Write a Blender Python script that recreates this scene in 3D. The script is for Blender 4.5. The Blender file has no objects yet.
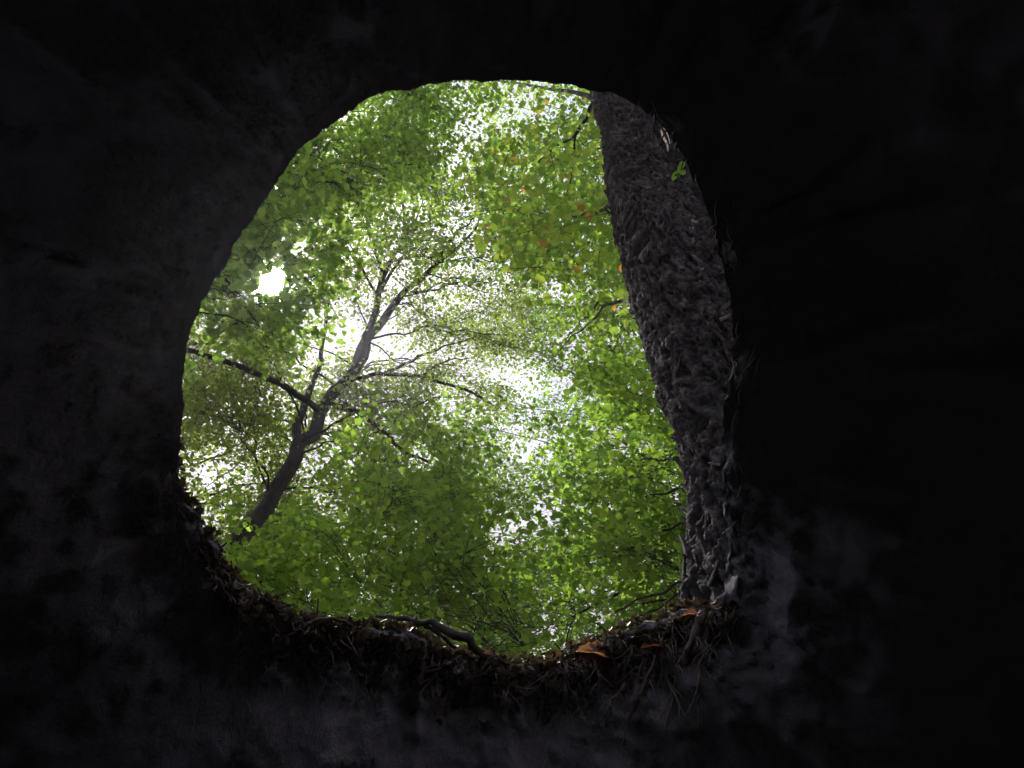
import bpy, math, random
import numpy as np
from mathutils import Vector

R_ = math.radians
scene = bpy.context.scene
COL = scene.collection
random.seed(11)
RNG = np.random.default_rng(11)

# ------------------------------------------------------------------ camera
CAM = np.array([0.0, 0.0, -1.25])
PITCH = R_(55.0)
FPX = 788.0
FW = np.array([0, math.cos(PITCH), math.sin(PITCH)])
UP = np.array([0, -math.sin(PITCH), math.cos(PITCH)])
RT = np.array([1.0, 0, 0])
cam_d = bpy.data.cameras.new('camera')
cam = bpy.data.objects.new('camera', cam_d)
COL.objects.link(cam)
cam.location = CAM
cam.rotation_euler = (PITCH + math.pi / 2, 0, 0)
cam_d.sensor_width = 36.0
cam_d.lens = 36.0 * FPX / 1024.0
cam_d.clip_start = 0.02
cam_d.clip_end = 2000
scene.camera = cam


def pdir(u, v):
    d = FW + RT * (u - 512.0) / FPX + UP * (384.0 - v) / FPX
    return d


def unit(v):
    v = np.asarray(v, float)
    return v / np.linalg.norm(v)


def at_h(u, v, h):
    """world point seen at this direction, at horizontal distance h"""
    d = pdir(u, v)
    return CAM + d * (h / math.hypot(d[0], d[1]))


def at_r(u, v, r):
    return CAM + unit(pdir(u, v)) * r


def proj(P):
    """world points -> pixel coordinates"""
    Q = np.atleast_2d(P) - CAM
    z = Q @ FW
    zz = np.where(np.abs(z) < 1e-6, 1e-6, z)
    u = 512 + FPX * (Q @ RT) / zz
    v = 384 - FPX * (Q @ UP) / zz
    return u, v, z


# ------------------------------------------------------------------ light
SUN = unit(pdir(272, 283))
sun_el = math.asin(SUN[2])
sun_az = math.atan2(SUN[0], SUN[1])          # clockwise from +Y

world = bpy.data.worlds.new('World')
scene.world = world
world.use_nodes = True
nt = world.node_tree
nt.nodes.clear()
N = nt.nodes.new
L = nt.links.new
w_out = N('ShaderNodeOutputWorld')
bg = N('ShaderNodeBackground')
bg.inputs['Strength'].default_value = 0.12
sky = N('ShaderNodeTexSky')
sky.sky_type = 'NISHITA'
sky.sun_disc = False
sky.sun_elevation = sun_el
sky.sun_rotation = sun_az
sky.altitude = 200
sky.dust_density = 1.5
geo = N('ShaderNodeTexCoord')
# thin broken cloud over the blue
noi = N('ShaderNodeTexNoise')
noi.inputs['Scale'].default_value = 3.2
noi.inputs['Detail'].default_value = 6
noi.inputs['Roughness'].default_value = 0.6
noi.inputs['Distortion'].default_value = 0.4
ramp = N('ShaderNodeValToRGB')
ramp.color_ramp.elements[0].position = 0.34
ramp.color_ramp.elements[0].color = (0, 0, 0, 1)
ramp.color_ramp.elements[1].position = 0.52
ramp.color_ramp.elements[1].color = (1, 1, 1, 1)
mixc = N('ShaderNodeMixRGB')
mixc.inputs['Color2'].default_value = (3.75, 3.55, 3.85, 1)
L(geo.outputs['Generated'], noi.inputs['Vector'])
L(noi.outputs['Fac'], ramp.inputs['Fac'])
# cloud bank lower down, open blue towards the zenith
sep = N('ShaderNodeSeparateXYZ')
L(geo.outputs['Generated'], sep.inputs[0])
mr = N('ShaderNodeMapRange')
mr.inputs['From Min'].default_value = 0.855
mr.inputs['From Max'].default_value = 0.915
mr.inputs['To Min'].default_value = 1.0
mr.inputs['To Max'].default_value = 0.3
L(sep.outputs['Z'], mr.inputs['Value'])
mul = N('ShaderNodeMath')
mul.operation = 'MULTIPLY'
L(ramp.outputs['Color'], mul.inputs[0])
L(mr.outputs['Result'], mul.inputs[1])
L(mul.outputs[0], mixc.inputs['Fac'])
L(sky.outputs['Color'], mixc.inputs['Color1'])
# the sun, with a wide glow painted round it for lens glare
dot = N('ShaderNodeVectorMath')
dot.operation = 'DOT_PRODUCT'
L(geo.outputs['Generated'], dot.inputs[0])
dot.inputs[1].default_value = tuple(SUN)
sm = N('ShaderNodeMapRange')
sm.interpolation_type = 'SMOOTHSTEP'
sm.inputs['From Min'].default_value = math.cos(R_(1.9))
sm.inputs['From Max'].default_value = math.cos(R_(0.3))
sm.inputs['To Max'].default_value = 1.0
L(dot.outputs['Value'], sm.inputs['Value'])
sadd = N('ShaderNodeMixRGB')
sadd.blend_type = 'ADD'
sadd.inputs['Fac'].default_value = 1
spw = N('ShaderNodeMath')
spw.operation = 'POWER'
spw.inputs[1].default_value = 3.0
L(sm.outputs['Result'], spw.inputs[0])
sml = N('ShaderNodeMath')
sml.operation = 'MULTIPLY'
sml.inputs[1].default_value = 1200.0
L(spw.outputs[0], sml.inputs[0])
L(mixc.outputs['Color'], sadd.inputs['Color1'])
L(sml.outputs[0], sadd.inputs['Color2'])
L(sadd.outputs['Color'], bg.inputs['Color'])
L(bg.outputs[0], w_out.inputs['Surface'])

sl = bpy.data.lights.new('sun', 'SUN')
sl.energy = 5.0
sl.angle = R_(0.53)
sl.color = (1.0, 0.95, 0.86)
slo = bpy.data.objects.new('sun', sl)
COL.objects.link(slo)
slo.rotation_euler = Vector(SUN).to_track_quat('Z', 'Y').to_euler()
slo.location = (0, 0, 30)

vs = scene.view_settings
vs.view_transform = 'Standard'
vs.look = 'None'
vs.gamma = 1
vs.use_curve_mapping = False
vs.exposure = 1.22
cy = scene.cycles
cy.use_denoising = True
cy.max_bounces = 8
cy.diffuse_bounces = 5
cy.glossy_bounces = 2
cy.transmission_bounces = 5
cy.volume_bounces = 0
cy.sample_clamp_indirect = 4.0
cy.caustics_reflective = False
cy.caustics_refractive = False


# ------------------------------------------------------------------ helpers
def vnoise(P, seed=0):
    P = np.asarray(P, float)
    i = np.floor(P).astype(np.int64)
    f = P - i
    f = f * f * (3 - 2 * f)

    def h(ix, iy, iz):
        n = (ix * 374761393 + iy * 668265263 + iz * 2147483647 + seed * 1274126177) & 0xFFFFFFFF
        n = ((n ^ (n >> 13)) * 1274126177) & 0xFFFFFFFF
        n = (n ^ (n >> 16)) & 0xFFFFFFFF
        return n / 4294967295.0
    x, y, z = i[..., 0], i[..., 1], i[..., 2]
    r = 0
    for a in (0, 1):
        for b in (0, 1):
            for c in (0, 1):
                w = (f[..., 0] if a else 1 - f[..., 0]) * (f[..., 1] if b else 1 - f[..., 1]) * (f[..., 2] if c else 1 - f[..., 2])
                r = r + w * h(x + a, y + b, z + c)
    return r * 2 - 1


def fbm(P, octv=4, seed=0, lac=2.1, gain=0.5):
    P = np.asarray(P, float)
    a, s, r = 1.0, 1.0, 0
    for k in range(octv):
        r = r + a * vnoise(P * s + 17.3 * k, seed + k)
        a *= gain
        s *= lac
    return r


def tag(o, label=None, cat=None, group=None, kind=None):
    if label:
        o['label'] = label
    if cat:
        o['category'] = cat
    if group:
        o['group'] = group
    if kind:
        o['kind'] = kind
    return o


def mesh_obj(name, V, F, mat, parent=None, smooth=True):
    """V (n,3); F list of index lists, or (m,k) array"""
    me = bpy.data.meshes.new(name)
    V = np.asarray(V, np.float64)
    if isinstance(F, np.ndarray):
        m, k = F.shape
        me.vertices.add(len(V))
        me.vertices.foreach_set('co', V.astype(np.float32).ravel())
        me.loops.add(m * k)
        me.loops.foreach_set('vertex_index', F.astype(np.int32).ravel())
        me.polygons.add(m)
        me.polygons.foreach_set('loop_start', np.arange(0, m * k, k, dtype=np.int32))
        me.polygons.foreach_set('loop_total', np.full(m, k, dtype=np.int32))
        me.update(calc_edges=True)
    else:
        me.from_pydata([tuple(p) for p in V], [], F)
        me.update()
    if smooth:
        me.polygons.foreach_set('use_smooth', np.ones(len(me.polygons), bool))
    me.materials.append(mat)
    o = bpy.data.objects.new(name, me)
    COL.objects.link(o)
    if parent is not None:
        o.parent = parent
        o.location = -np.array(parent.location)
    return o


def empty(name, loc):
    o = bpy.data.objects.new(name, None)
    o.location = tuple(float(c) for c in loc)
    o.empty_display_size = 0.1
    COL.objects.link(o)
    return o


class Tubes:
    """collects tapered tubes, all quads"""

    def __init__(self):
        self.V, self.F, self.n = [], [], 0

    def add(self, pts, rad, sides=6):
        pts = np.asarray(pts, float)
        rad = np.broadcast_to(np.asarray(rad, float), (len(pts),))
        n = len(pts)
        T = np.gradient(pts, axis=0)
        T /= np.linalg.norm(T, axis=1)[:, None] + 1e-9
        ref = np.array([0.31, 0.17, 0.93]) if abs(T[0] @ np.array([0.31, 0.17, 0.93])) < 0.9 else np.array([1.0, 0, 0])
        A = np.cross(T, ref)
        A /= np.linalg.norm(A, axis=1)[:, None] + 1e-9
        B = np.cross(T, A)
        th = np.linspace(0, 2 * np.pi, sides, endpoint=False)
        ring = pts[:, None, :] + rad[:, None, None] * (A[:, None, :] * np.cos(th)[None, :, None] + B[:, None, :] * np.sin(th)[None, :, None])
        self.V.append(ring.reshape(-1, 3))
        i = np.arange(n - 1)[:, None] * sides
        j = np.arange(sides)[None, :]
        k = (j + 1) % sides
        q = np.stack([i + j, i + k, i + sides + k, i + sides + j], -1).reshape(-1, 4) + self.n
        self.F.append(q)
        self.n += n * sides

    def build(self, name, mat, parent=None):
        return mesh_obj(name, np.concatenate(self.V), np.concatenate(self.F), mat, parent)


def smooth_path(P, n):
    """Catmull-Rom through the points"""
    P = np.asarray(P, float)
    if len(P) < 3:
        t = np.linspace(0, 1, n)[:, None]
        return P[0] * (1 - t) + P[-1] * t
    Q = np.vstack([2 * P[0] - P[1], P, 2 * P[-1] - P[-2]])
    t = np.linspace(0, len(P) - 1 - 1e-6, n)
    i = t.astype(int)
    f = (t - i)[:, None]
    p0, p1, p2, p3 = Q[i], Q[i + 1], Q[i + 2], Q[i + 3]
    return 0.5 * ((2 * p1) + (-p0 + p2) * f + (2 * p0 - 5 * p1 + 4 * p2 - p3) * f ** 2 + (-p0 + 3 * p1 - 3 * p2 + p3) * f ** 3)


def wiggle(P, amp, seed):
    P = np.array(P, float)
    n = len(P)
    t = np.arange(n)
    env = np.sin(np.linspace(0, np.pi, n)) ** 0.5
    for a in range(3):
        nz = vnoise(np.stack([t * 0.45, np.full(n, a * 9.1), np.full(n, seed * 1.37)], -1), 5)
        P[:, a] += nz * amp * env
    return P


# ------------------------------------------------------------------ materials
def new_mat(name):
    m = bpy.data.materials.new(name)
    m.use_nodes = True
    t = m.node_tree
    return m, t, t.nodes['Principled BSDF'], t.nodes['Material Output']


def rocky(name, stops, scale, bump, rough=0.9, stretch=(1, 1, 1), fine=40, dist=0.02, crack=0.0):
    m, t, p, out = new_mat(name)
    tc = t.nodes.new('ShaderNodeTexCoord')
    mp = t.nodes.new('ShaderNodeMapping')
    mp.inputs['Scale'].default_value = stretch
    t.links.new(tc.outputs['Object'], mp.inputs['Vector'])
    n1 = t.nodes.new('ShaderNodeTexNoise')
    n1.inputs['Scale'].default_value = scale
    n1.inputs['Detail'].default_value = 9
    n1.inputs['Roughness'].default_value = 0.65
    n1.inputs['Distortion'].default_value = 0.5
    t.links.new(mp.outputs[0], n1.inputs['Vector'])
    r = t.nodes.new('ShaderNodeValToRGB')
    cr = r.color_ramp
    cr.elements[0].position, cr.elements[0].color = stops[0][0], (*stops[0][1], 1)
    cr.elements[1].position, cr.elements[1].color = stops[-1][0], (*stops[-1][1], 1)
    for s in stops[1:-1]:
        e = cr.elements.new(s[0])
        e.color = (*s[1], 1)
    t.links.new(n1.outputs['Fac'], r.inputs['Fac'])
    n2 = t.nodes.new('ShaderNodeTexNoise')
    n2.inputs['Scale'].default_value = fine
    n2.inputs['Detail'].default_value = 8
    n2.inputs['Roughness'].default_value = 0.7
    t.links.new(mp.outputs[0], n2.inputs['Vector'])
    ad = t.nodes.new('ShaderNodeMath')
    ad.operation = 'ADD'
    t.links.new(n1.outputs['Fac'], ad.inputs[0])
    t.links.new(n2.outputs['Fac'], ad.inputs[1])
    src = ad.outputs[0]
    if crack:
        vo = t.nodes.new('ShaderNodeTexVoronoi')
        vo.feature = 'DISTANCE_TO_EDGE'
        vo.inputs['Scale'].default_value = crack
        t.links.new(mp.outputs[0], vo.inputs['Vector'])
        mm = t.nodes.new('ShaderNodeMapRange')
        mm.inputs['From Max'].default_value = 0.12
        mm.inputs['To Max'].default_value = 1.2
        t.links.new(vo.outputs['Distance'], mm.inputs['Value'])
        a2 = t.nodes.new('ShaderNodeMath')
        a2.operation = 'ADD'
        t.links.new(src, a2.inputs[0])
        t.links.new(mm.outputs[0], a2.inputs[1])
        src = a2.outputs[0]
    b = t.nodes.new('ShaderNodeBump')
    b.inputs['Strength'].default_value = bump
    b.inputs['Distance'].default_value = dist
    t.links.new(src, b.inputs['Height'])
    t.links.new(b.outputs['Normal'], p.inputs['Normal'])
    t.links.new(r.outputs['Color'], p.inputs['Base Color'])
    p.inputs['Roughness'].default_value = rough
    p.inputs['Specular IOR Level'].default_value = 0.25
    return m


M_cave = rocky('cave earth', [(0.3, (0.155, 0.143, 0.16)), (0.5, (0.19, 0.176, 0.198)), (0.68, (0.225, 0.208, 0.232))], 16.0, 1.0, fine=90, dist=0.03, stretch=(1, 1, 0.45))
M_bounce_floor = rocky('pale bounce floor', [(0.3, (0.4, 0.37, 0.38)), (0.7, (0.5, 0.47, 0.48))], 4.0, 0.5)  # unseen floor, made pale to bounce light up onto the cave walls
M_ground = rocky('forest soil', [(0.3, (0.03, 0.02, 0.012)), (0.5, (0.09, 0.06, 0.035)), (0.7, (0.16, 0.11, 0.06))], 3.0, 1.0, fine=45)
M_bark = rocky('flaky bark', [(0.32, (0.011, 0.010, 0.0105)), (0.5, (0.032, 0.029, 0.03)), (0.6, (0.055, 0.05, 0.051)), (0.72, (0.2, 0.19, 0.18))], 7.0, 1.0, fine=55, dist=0.025, stretch=(1, 1, 1.6))
t = M_bark.node_tree
_n = t.nodes
_tc = _n.new('ShaderNodeTexCoord')
_m1 = _n.new('ShaderNodeMapping')
_m1.inputs['Rotation'].default_value = (0, R_(38), 0)
_m2 = _n.new('ShaderNodeMapping')
_m2.inputs['Scale'].default_value = (34, 20, 7)
_nz = _n.new('ShaderNodeTexNoise')
_nz.inputs['Scale'].default_value = 1.0
_nz.inputs['Detail'].default_value = 7
_nz.inputs['Roughness'].default_value = 0.7
_nz.inputs['Distortion'].default_value = 1.6
t.links.new(_tc.outputs['Object'], _m1.inputs['Vector'])
t.links.new(_m1.outputs[0], _m2.inputs['Vector'])
t.links.new(_m2.outputs[0], _nz.inputs['Vector'])
_b2 = _n.new('ShaderNodeBump')
_b2.inputs['Strength'].default_value = 1.0
_b2.inputs['Distance'].default_value = 0.05
_old = [q for q in _n if q.type == 'BUMP' and q != _b2][0]
t.links.new(_nz.outputs['Fac'], _b2.inputs['Height'])
t.links.new(_b2.outputs['Normal'], _old.inputs['Normal'])
_rp = [q for q in _n if q.type == 'VALTORGB'][0]
_mxx = _n.new('ShaderNodeMixRGB')
_mxx.blend_type = 'OVERLAY'
_mxx.inputs['Fac'].default_value = 0.9
t.links.new(_rp.outputs['Color'], _mxx.inputs['Color1'])
_r2 = _n.new('ShaderNodeMapRange')
_r2.inputs['From Min'].default_value = 0.3
_r2.inputs['From Max'].default_value = 0.66
t.links.new(_nz.outputs['Fac'], _r2.inputs['Value'])
t.links.new(_r2.outputs[0], _mxx.inputs['Color2'])
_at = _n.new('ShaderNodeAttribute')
_at.attribute_name = 'bark_tone'  # paler on ridge tops, darker in furrows, random on flakes
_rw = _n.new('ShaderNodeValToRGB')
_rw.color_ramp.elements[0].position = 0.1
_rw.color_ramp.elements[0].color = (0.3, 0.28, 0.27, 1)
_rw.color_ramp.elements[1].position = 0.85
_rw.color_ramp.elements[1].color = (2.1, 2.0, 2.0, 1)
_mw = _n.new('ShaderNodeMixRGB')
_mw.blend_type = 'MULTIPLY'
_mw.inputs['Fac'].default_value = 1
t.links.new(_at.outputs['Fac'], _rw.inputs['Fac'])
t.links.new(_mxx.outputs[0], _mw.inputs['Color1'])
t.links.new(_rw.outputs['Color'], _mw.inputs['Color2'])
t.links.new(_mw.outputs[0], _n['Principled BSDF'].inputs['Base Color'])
M_limb = rocky('limb bark', [(0.3, (0.011, 0.009, 0.009)), (0.7, (0.055, 0.045, 0.043))], 12.0, 1.0, fine=45, dist=0.035, stretch=(1, 1, 0.4))
M_flake = rocky('loose pale bark', [(0.3, (0.05, 0.045, 0.042)), (0.7, (0.24, 0.22, 0.2))], 9.0, 0.6, fine=60)
M_bright_strip = rocky('painted bright strip', [(0.3, (0.45, 0.33, 0.26)), (0.7, (0.7, 0.58, 0.5))], 9.0, 0.3, fine=60)
M_root = rocky('root bark', [(0.3, (0.02, 0.015, 0.013)), (0.7, (0.06, 0.048, 0.04))], 14.0, 0.7, fine=90, dist=0.004)
M_rootlet = rocky('pale rootlets', [(0.3, (0.045, 0.035, 0.03)), (0.7, (0.15, 0.12, 0.105))], 20.0, 0.3, fine=90, dist=0.003)


def leaf_mat(name, cols, trans=0.5, tboost=1.0, rare=None):
    m, t, p, out = new_mat(name)
    g = t.nodes.new('ShaderNodeNewGeometry')
    r = t.nodes.new('ShaderNodeValToRGB')
    cr = r.color_ramp
    cr.elements[0].position, cr.elements[0].color = 0, (*cols[0], 1)
    cr.elements[1].position, cr.elements[1].color = 1, (*cols[-1], 1)
    for i, c in enumerate(cols[1:-1]):
        e = cr.elements.new((i + 1) / (len(cols) - 1))
        e.color = (*c, 1)
    if rare:
        cr.elements[len(cr.elements) - 1].position = 0.965
        e = cr.elements.new(0.985)
        e.color = (*rare, 1)
    t.links.new(g.outputs['Random Per Island'], r.inputs['Fac'])
    # faint veins and mottling
    p.inputs['Roughness'].default_value = 0.5
    p.inputs['Specular IOR Level'].default_value = 0.35
    t.links.new(r.outputs['Color'], p.inputs['Base Color'])
    tr = t.nodes.new('ShaderNodeBsdfTranslucent')
    mu = t.nodes.new('ShaderNodeMixRGB')
    mu.blend_type = 'MULTIPLY'
    mu.inputs['Fac'].default_value = 1
    mu.inputs['Color2'].default_value = (3.0 * tboost, 2.75 * tboost, 1.4 * tboost, 1)
    t.links.new(r.outputs['Color'], mu.inputs['Color1'])
    t.links.new(mu.outputs[0], tr.inputs['Color'])
    mx = t.nodes.new('ShaderNodeMixShader')
    mx.inputs['Fac'].default_value = trans
    t.links.new(p.outputs[0], mx.inputs[1])
    t.links.new(tr.outputs[0], mx.inputs[2])
    t.links.new(mx.outputs[0], out.inputs['Surface'])
    return m


M_leaf_green = leaf_mat('fresh green leaves', [(0.045, 0.095, 0.025), (0.075, 0.145, 0.03), (0.11, 0.19, 0.04), (0.06, 0.12, 0.03)])
M_leaf_deep = leaf_mat('deep green leaves', [(0.035, 0.075, 0.025), (0.055, 0.11, 0.03), (0.085, 0.14, 0.035), (0.04, 0.085, 0.028)])
M_leaf_dull = leaf_mat('olive leaves', [(0.05, 0.08, 0.025), (0.075, 0.12, 0.032), (0.1, 0.145, 0.04), (0.065, 0.095, 0.03)])
M_leaf_yel = leaf_mat('turning leaves', [(0.055, 0.105, 0.025), (0.08, 0.15, 0.03), (0.11, 0.18, 0.035), (0.13, 0.18, 0.04), (0.07, 0.13, 0.03), (0.055, 0.115, 0.028)], rare=(0.17, 0.10, 0.03))
M_leaf_sun = leaf_mat('yellow-green leaves', [(0.055, 0.115, 0.024), (0.09, 0.165, 0.03), (0.12, 0.2, 0.034), (0.05, 0.105, 0.026)])
M_leaf_orange = leaf_mat('orange fallen leaf', [(0.10, 0.045, 0.022), (0.12, 0.055, 0.024)])
M_leaf_rust = leaf_mat('rusty fallen leaf', [(0.07, 0.028, 0.02), (0.09, 0.036, 0.024)])
M_litter = leaf_mat('dead leaf litter', [(0.03, 0.022, 0.018), (0.05, 0.036, 0.028), (0.11, 0.08, 0.06), (0.035, 0.025, 0.02)], trans=0.15, tboost=0.5)

# ------------------------------------------------------------------ the hole's rim
RIM = [(186, 372), (193, 325), (203, 300), (226, 262), (248, 226), (263, 203), (280, 175), (300, 150), (330, 126),
       (352, 110), (376, 95), (402, 90), (440, 84), (490, 82), (540, 82), (575, 86), (596, 91), (615, 94), (640, 108), (660, 124),
       (671, 134), (680, 150), (692, 178), (705, 202), (713, 230), (721, 262), (730, 300), (733, 340), (731, 375),
       (724, 402), (722, 440), (723, 480), (724, 520), (727, 560), (722, 590), (704, 606), (690, 609), (660, 614), (640, 626),
       (620, 633), (603, 641), (587, 642), (575, 650), (553, 662), (530, 665), (510, 664), (490, 658), (468, 655), (440, 648),
       (425, 641), (405, 630), (385, 631), (360, 628), (340, 626), (312, 621), (290, 614), (270, 602), (250, 592), (236, 582),
       (226, 572), (222, 550), (214, 540), (204, 530), (195, 512), (187, 496), (181, 480), (182, 450), (184, 415)]
AX = unit(pdir(455, 372))
E1 = unit(RT - AX * (RT @ AX))
E2 = np.cross(E1, AX)          # points up the picture
if E2 @ UP < 0:
    E2 = -E2
rd = np.array([unit(pdir(*p)) for p in RIM])
al = np.arccos(rd @ AX)
ph = np.arctan2(rd @ E2, rd @ E1)
o_ = np.argsort(ph)
ph, al = ph[o_], al[o_]
NPH = 720
PHI = np.linspace(-np.pi, np.pi, NPH, endpoint=False)
A0 = np.interp(PHI, np.concatenate([ph - 2 * np.pi, ph, ph + 2 * np.pi]), np.concatenate([al, al, al]))
A0 = (np.roll(A0, 1) + 2 * A0 + np.roll(A0, -1)) / 4
circ = np.stack([np.cos(PHI), np.sin(PHI), np.zeros(NPH)], -1)
bot = np.clip(-np.sin(PHI) * 1.4 + 0.1, 0, 1)          # 1 on the soil bank side
A0 = A0 + fbm(circ * 22, 4, 3) * (0.0020 + 0.0022 * bot) + fbm(circ * 90, 3, 5) * 0.0012 + np.abs(fbm(circ * 75, 2, 8)) * 0.003 * bot


def dirs(alpha, phi):
    return np.cos(alpha)[..., None] * AX + np.sin(alpha)[..., None] * (np.cos(phi)[..., None] * E1 + np.sin(phi)[..., None] * E2)


RD = dirs(A0, PHI)
ZR = 1.20 + 0.03 * fbm(circ * 2.0, 3, 9)              # height of the rim above the lens
T0 = ZR / RD[:, 2]
RIMP = CAM + RD * T0[:, None]

# the cave: one skin from the rim round behind the camera
NA = 230
s = np.linspace(0, 1, NA) ** 1.7
AL = A0[None, :] + (np.pi - 1e-3 - A0[None, :]) * s[:, None]
D = dirs(AL, np.broadcast_to(PHI, AL.shape))
dz = D[..., 2]
dh = np.hypot(D[..., 0], D[..., 1]) + 1e-6


def smin(a, b, k=6.0):
    return (a ** -k + b ** -k) ** (-1 / k)


tc_ = np.where(dz > 0.02, 1.06 / np.maximum(dz, 0.02), 60)
tw_ = 2.15 / dh
tf_ = np.where(dz < -0.02, 1.15 / np.maximum(-dz, 0.02), 60)
TC = smin(smin(tc_, tw_), tf_)
off = AL - A0[None, :]
w = np.clip(off / R_(30), 0, 1)
w = w * w * (3 - 2 * w)
RR = T0[None, :] * (1 - w) + TC * w
RR = RR + 0.05 * np.clip(off / R_(3.5), 0, 1) ** 0.7     # undercut lip
Pn = CAM + D * RR[..., None]
amp = np.clip(off / R_(5), 0, 1)
big = fbm(Pn * 1.3, 2, 21) * 0.08
# folds that run down from the rim like draped earth and buried roots
fold = 1 - np.abs(fbm(np.stack([np.cos(PHI) * 7 + 0 * AL, np.sin(PHI) * 7 + 0 * AL, AL * 2.2], -1), 3, 33))
fine = fbm(Pn * np.array([14, 14, 5]), 5, 41) * 0.016 + (1 - np.abs(fbm(Pn * np.array([6, 6, 3]), 3, 52))) * 0.016
RR = RR + amp * (big - (fold ** 3) * 0.045) - np.clip(off / R_(1.0), 0, 1) * (fine + 0.0)
b2 = np.clip(bot, 0, 1)[None, :] * np.exp(-off / R_(9))
RR = RR - b2 * np.clip(off / R_(0.6), 0, 1) * (np.abs(fbm(Pn * 16, 4, 61)) * 0.035)
nr = np.exp(-off / R_(4)) * np.clip(off / R_(0.15), 0, 1) * (0.25 + 0.75 * np.clip(bot, 0, 1)[None, :])
RR = RR + nr * (fbm(Pn * 45, 4, 66, gain=0.7) * 0.009 - np.abs(vnoise(Pn * 28, 67)) * 0.012)
CV = CAM + D * RR[..., None]
lim = RIMP[None, :, 2] + 0.07 * np.clip(off / R_(6), 0, 1)
CV[..., 2] = np.minimum(CV[..., 2], lim)
RR = np.linalg.norm(CV - CAM, axis=-1)
CV[0] = RIMP
i = np.arange(NA - 1)[:, None] * NPH
j = np.arange(NPH)[None, :]
k = (j + 1) % NPH
CF = np.stack([i + j, i + k, i + NPH + k, i + NPH + j], -1).reshape(-1, 4)
fc = CV.reshape(-1, 3)[CF].mean(1)
low = fc[:, 2] < -1.75
cave = mesh_obj('cave_wall', CV.reshape(-1, 3), CF[~low], M_cave)
used = np.unique(CF[low])
mp_ = np.full(NA * NPH, -1)
mp_[used] = np.arange(len(used))
flo = mesh_obj('cave_bounce_floor', CV.reshape(-1, 3)[used], mp_[CF[low]], M_bounce_floor)
tag(flo, kind='structure')
tag(cave, kind='structure')

# the forest floor: from the rim to the horizon
cen = np.array([0.0, 0.95, 0.0])
off_r = np.concatenate([[0, 0.012, 0.03, 0.06, 0.1, 0.16, 0.24, 0.34, 0.48, 0.7, 1.0, 1.4, 2.0, 2.8, 4.0], np.geomspace(5.5, 450, 22)])
outd = RIMP - cen
outd[:, 2] = 0
outd /= np.linalg.norm(outd, axis=1)[:, None]
G = []
for q, d in enumerate(off_r):
    P = RIMP + outd * d
    f = min(1, d / 0.25)
    base = RIMP[:, 2] * (1 - f ** 0.8) + (0.13 - 0.10 * bot * (d < 2)) * f ** 0.8
    lump = fbm(P * 6, 4, 71) * 0.02 * min(1, d / 0.08) + fbm(P * 0.25, 3, 72) * 0.25 * min(1, max(0, d - 1.0) / 6)
    P[:, 2] = base + lump + 0.02 * math.sin(min(1, d / 0.12) * math.pi / 2) - 0.0 * d
    G.append(P)
GV = np.array(G)
GV[0] = RIMP
n = len(off_r)
i = np.arange(n - 1)[:, None] * NPH
GF = np.stack([i + j, i + NPH + j, i + NPH + k, i + k], -1).reshape(-1, 4)
ground = mesh_obj('ground', GV.reshape(-1, 3), GF, M_ground)
tag(ground, kind='structure')


def gz(x, y):
    P = np.array([x, y, 0.0])
    d = math.hypot(x - cen[0], y - cen[1]) - 0.9
    return 0.13 + float(fbm(P * 0.25, 3, 72)) * 0.25 * min(1, max(0, d - 1.0) / 6)


# ------------------------------------------------------------------ leaves
def leaf_template(kind):
    if kind == 'lobed':
        half = [(0.0, 0.0), (0.16, -0.10), (0.30, 0.02), (0.52, 0.12), (0.36, 0.28), (0.56, 0.58), (0.30, 0.54), (0.22, 0.72), (0.0, 1.0)]
    elif kind == 'ovate':
        half = [(0.0, 0.0), (0.20, 0.10), (0.31, 0.32), (0.27, 0.58), (0.12, 0.84), (0.0, 1.0)]
    else:
        half = [(0.0, 0.0), (0.26, 0.28), (0.22, 0.62), (0.0, 1.0)]
    m = len(half)
    rgt = [(x, y - 0.5, abs(x) * 0.28 - 0.12 * (y - 0.4) ** 2) for x, y in half]
    lft = [(-x, y - 0.5, abs(x) * 0.28 - 0.12 * (y - 0.4) ** 2) for x, y in half[1:-1]]
    V = np.array(rgt + lft)
    fr = list(range(m))
    fl = [0] + list(range(m, m + m - 2)) + [m - 1]
    fl = fl[::-1]
    return V, np.array([fr, fl])


TPL = {kk: leaf_template(kk) for kk in ('lobed', 'ovate', 'small')}


def leaves_mesh(name, C, size, mat, kind='ovate', tilt=0.45, parent=None, rng=RNG, wide=1.15):
    V0, F0 = TPL[kind]
    n = len(C)
    yaw = rng.uniform(0, 2 * np.pi, n)
    nrm = np.stack([rng.normal(0, tilt, n), rng.normal(0, tilt, n), np.ones(n)], -1)
    nrm /= np.linalg.norm(nrm, axis=1)[:, None]
    X = np.stack([np.cos(yaw), np.sin(yaw), np.zeros(n)], -1)
    X -= nrm * np.sum(X * nrm, 1)[:, None]
    X /= np.linalg.norm(X, axis=1)[:, None]
    Y = np.cross(nrm, X)
    sz = size * rng.uniform(0.55, 1.4, n)
    V = C[:, None, :] + sz[:, None, None] * (V0[None, :, 0:1] * wide * X[:, None, :] + V0[None, :, 1:2] * Y[:, None, :] + V0[None, :, 2:3] * nrm[:, None, :])
    m = len(V0)
    F = (F0[None] + (np.arange(n) * m)[:, None, None]).reshape(-1, F0.shape[1])
    return mesh_obj(name, V.reshape(-1, 3), F, mat, parent, smooth=False)


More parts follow.
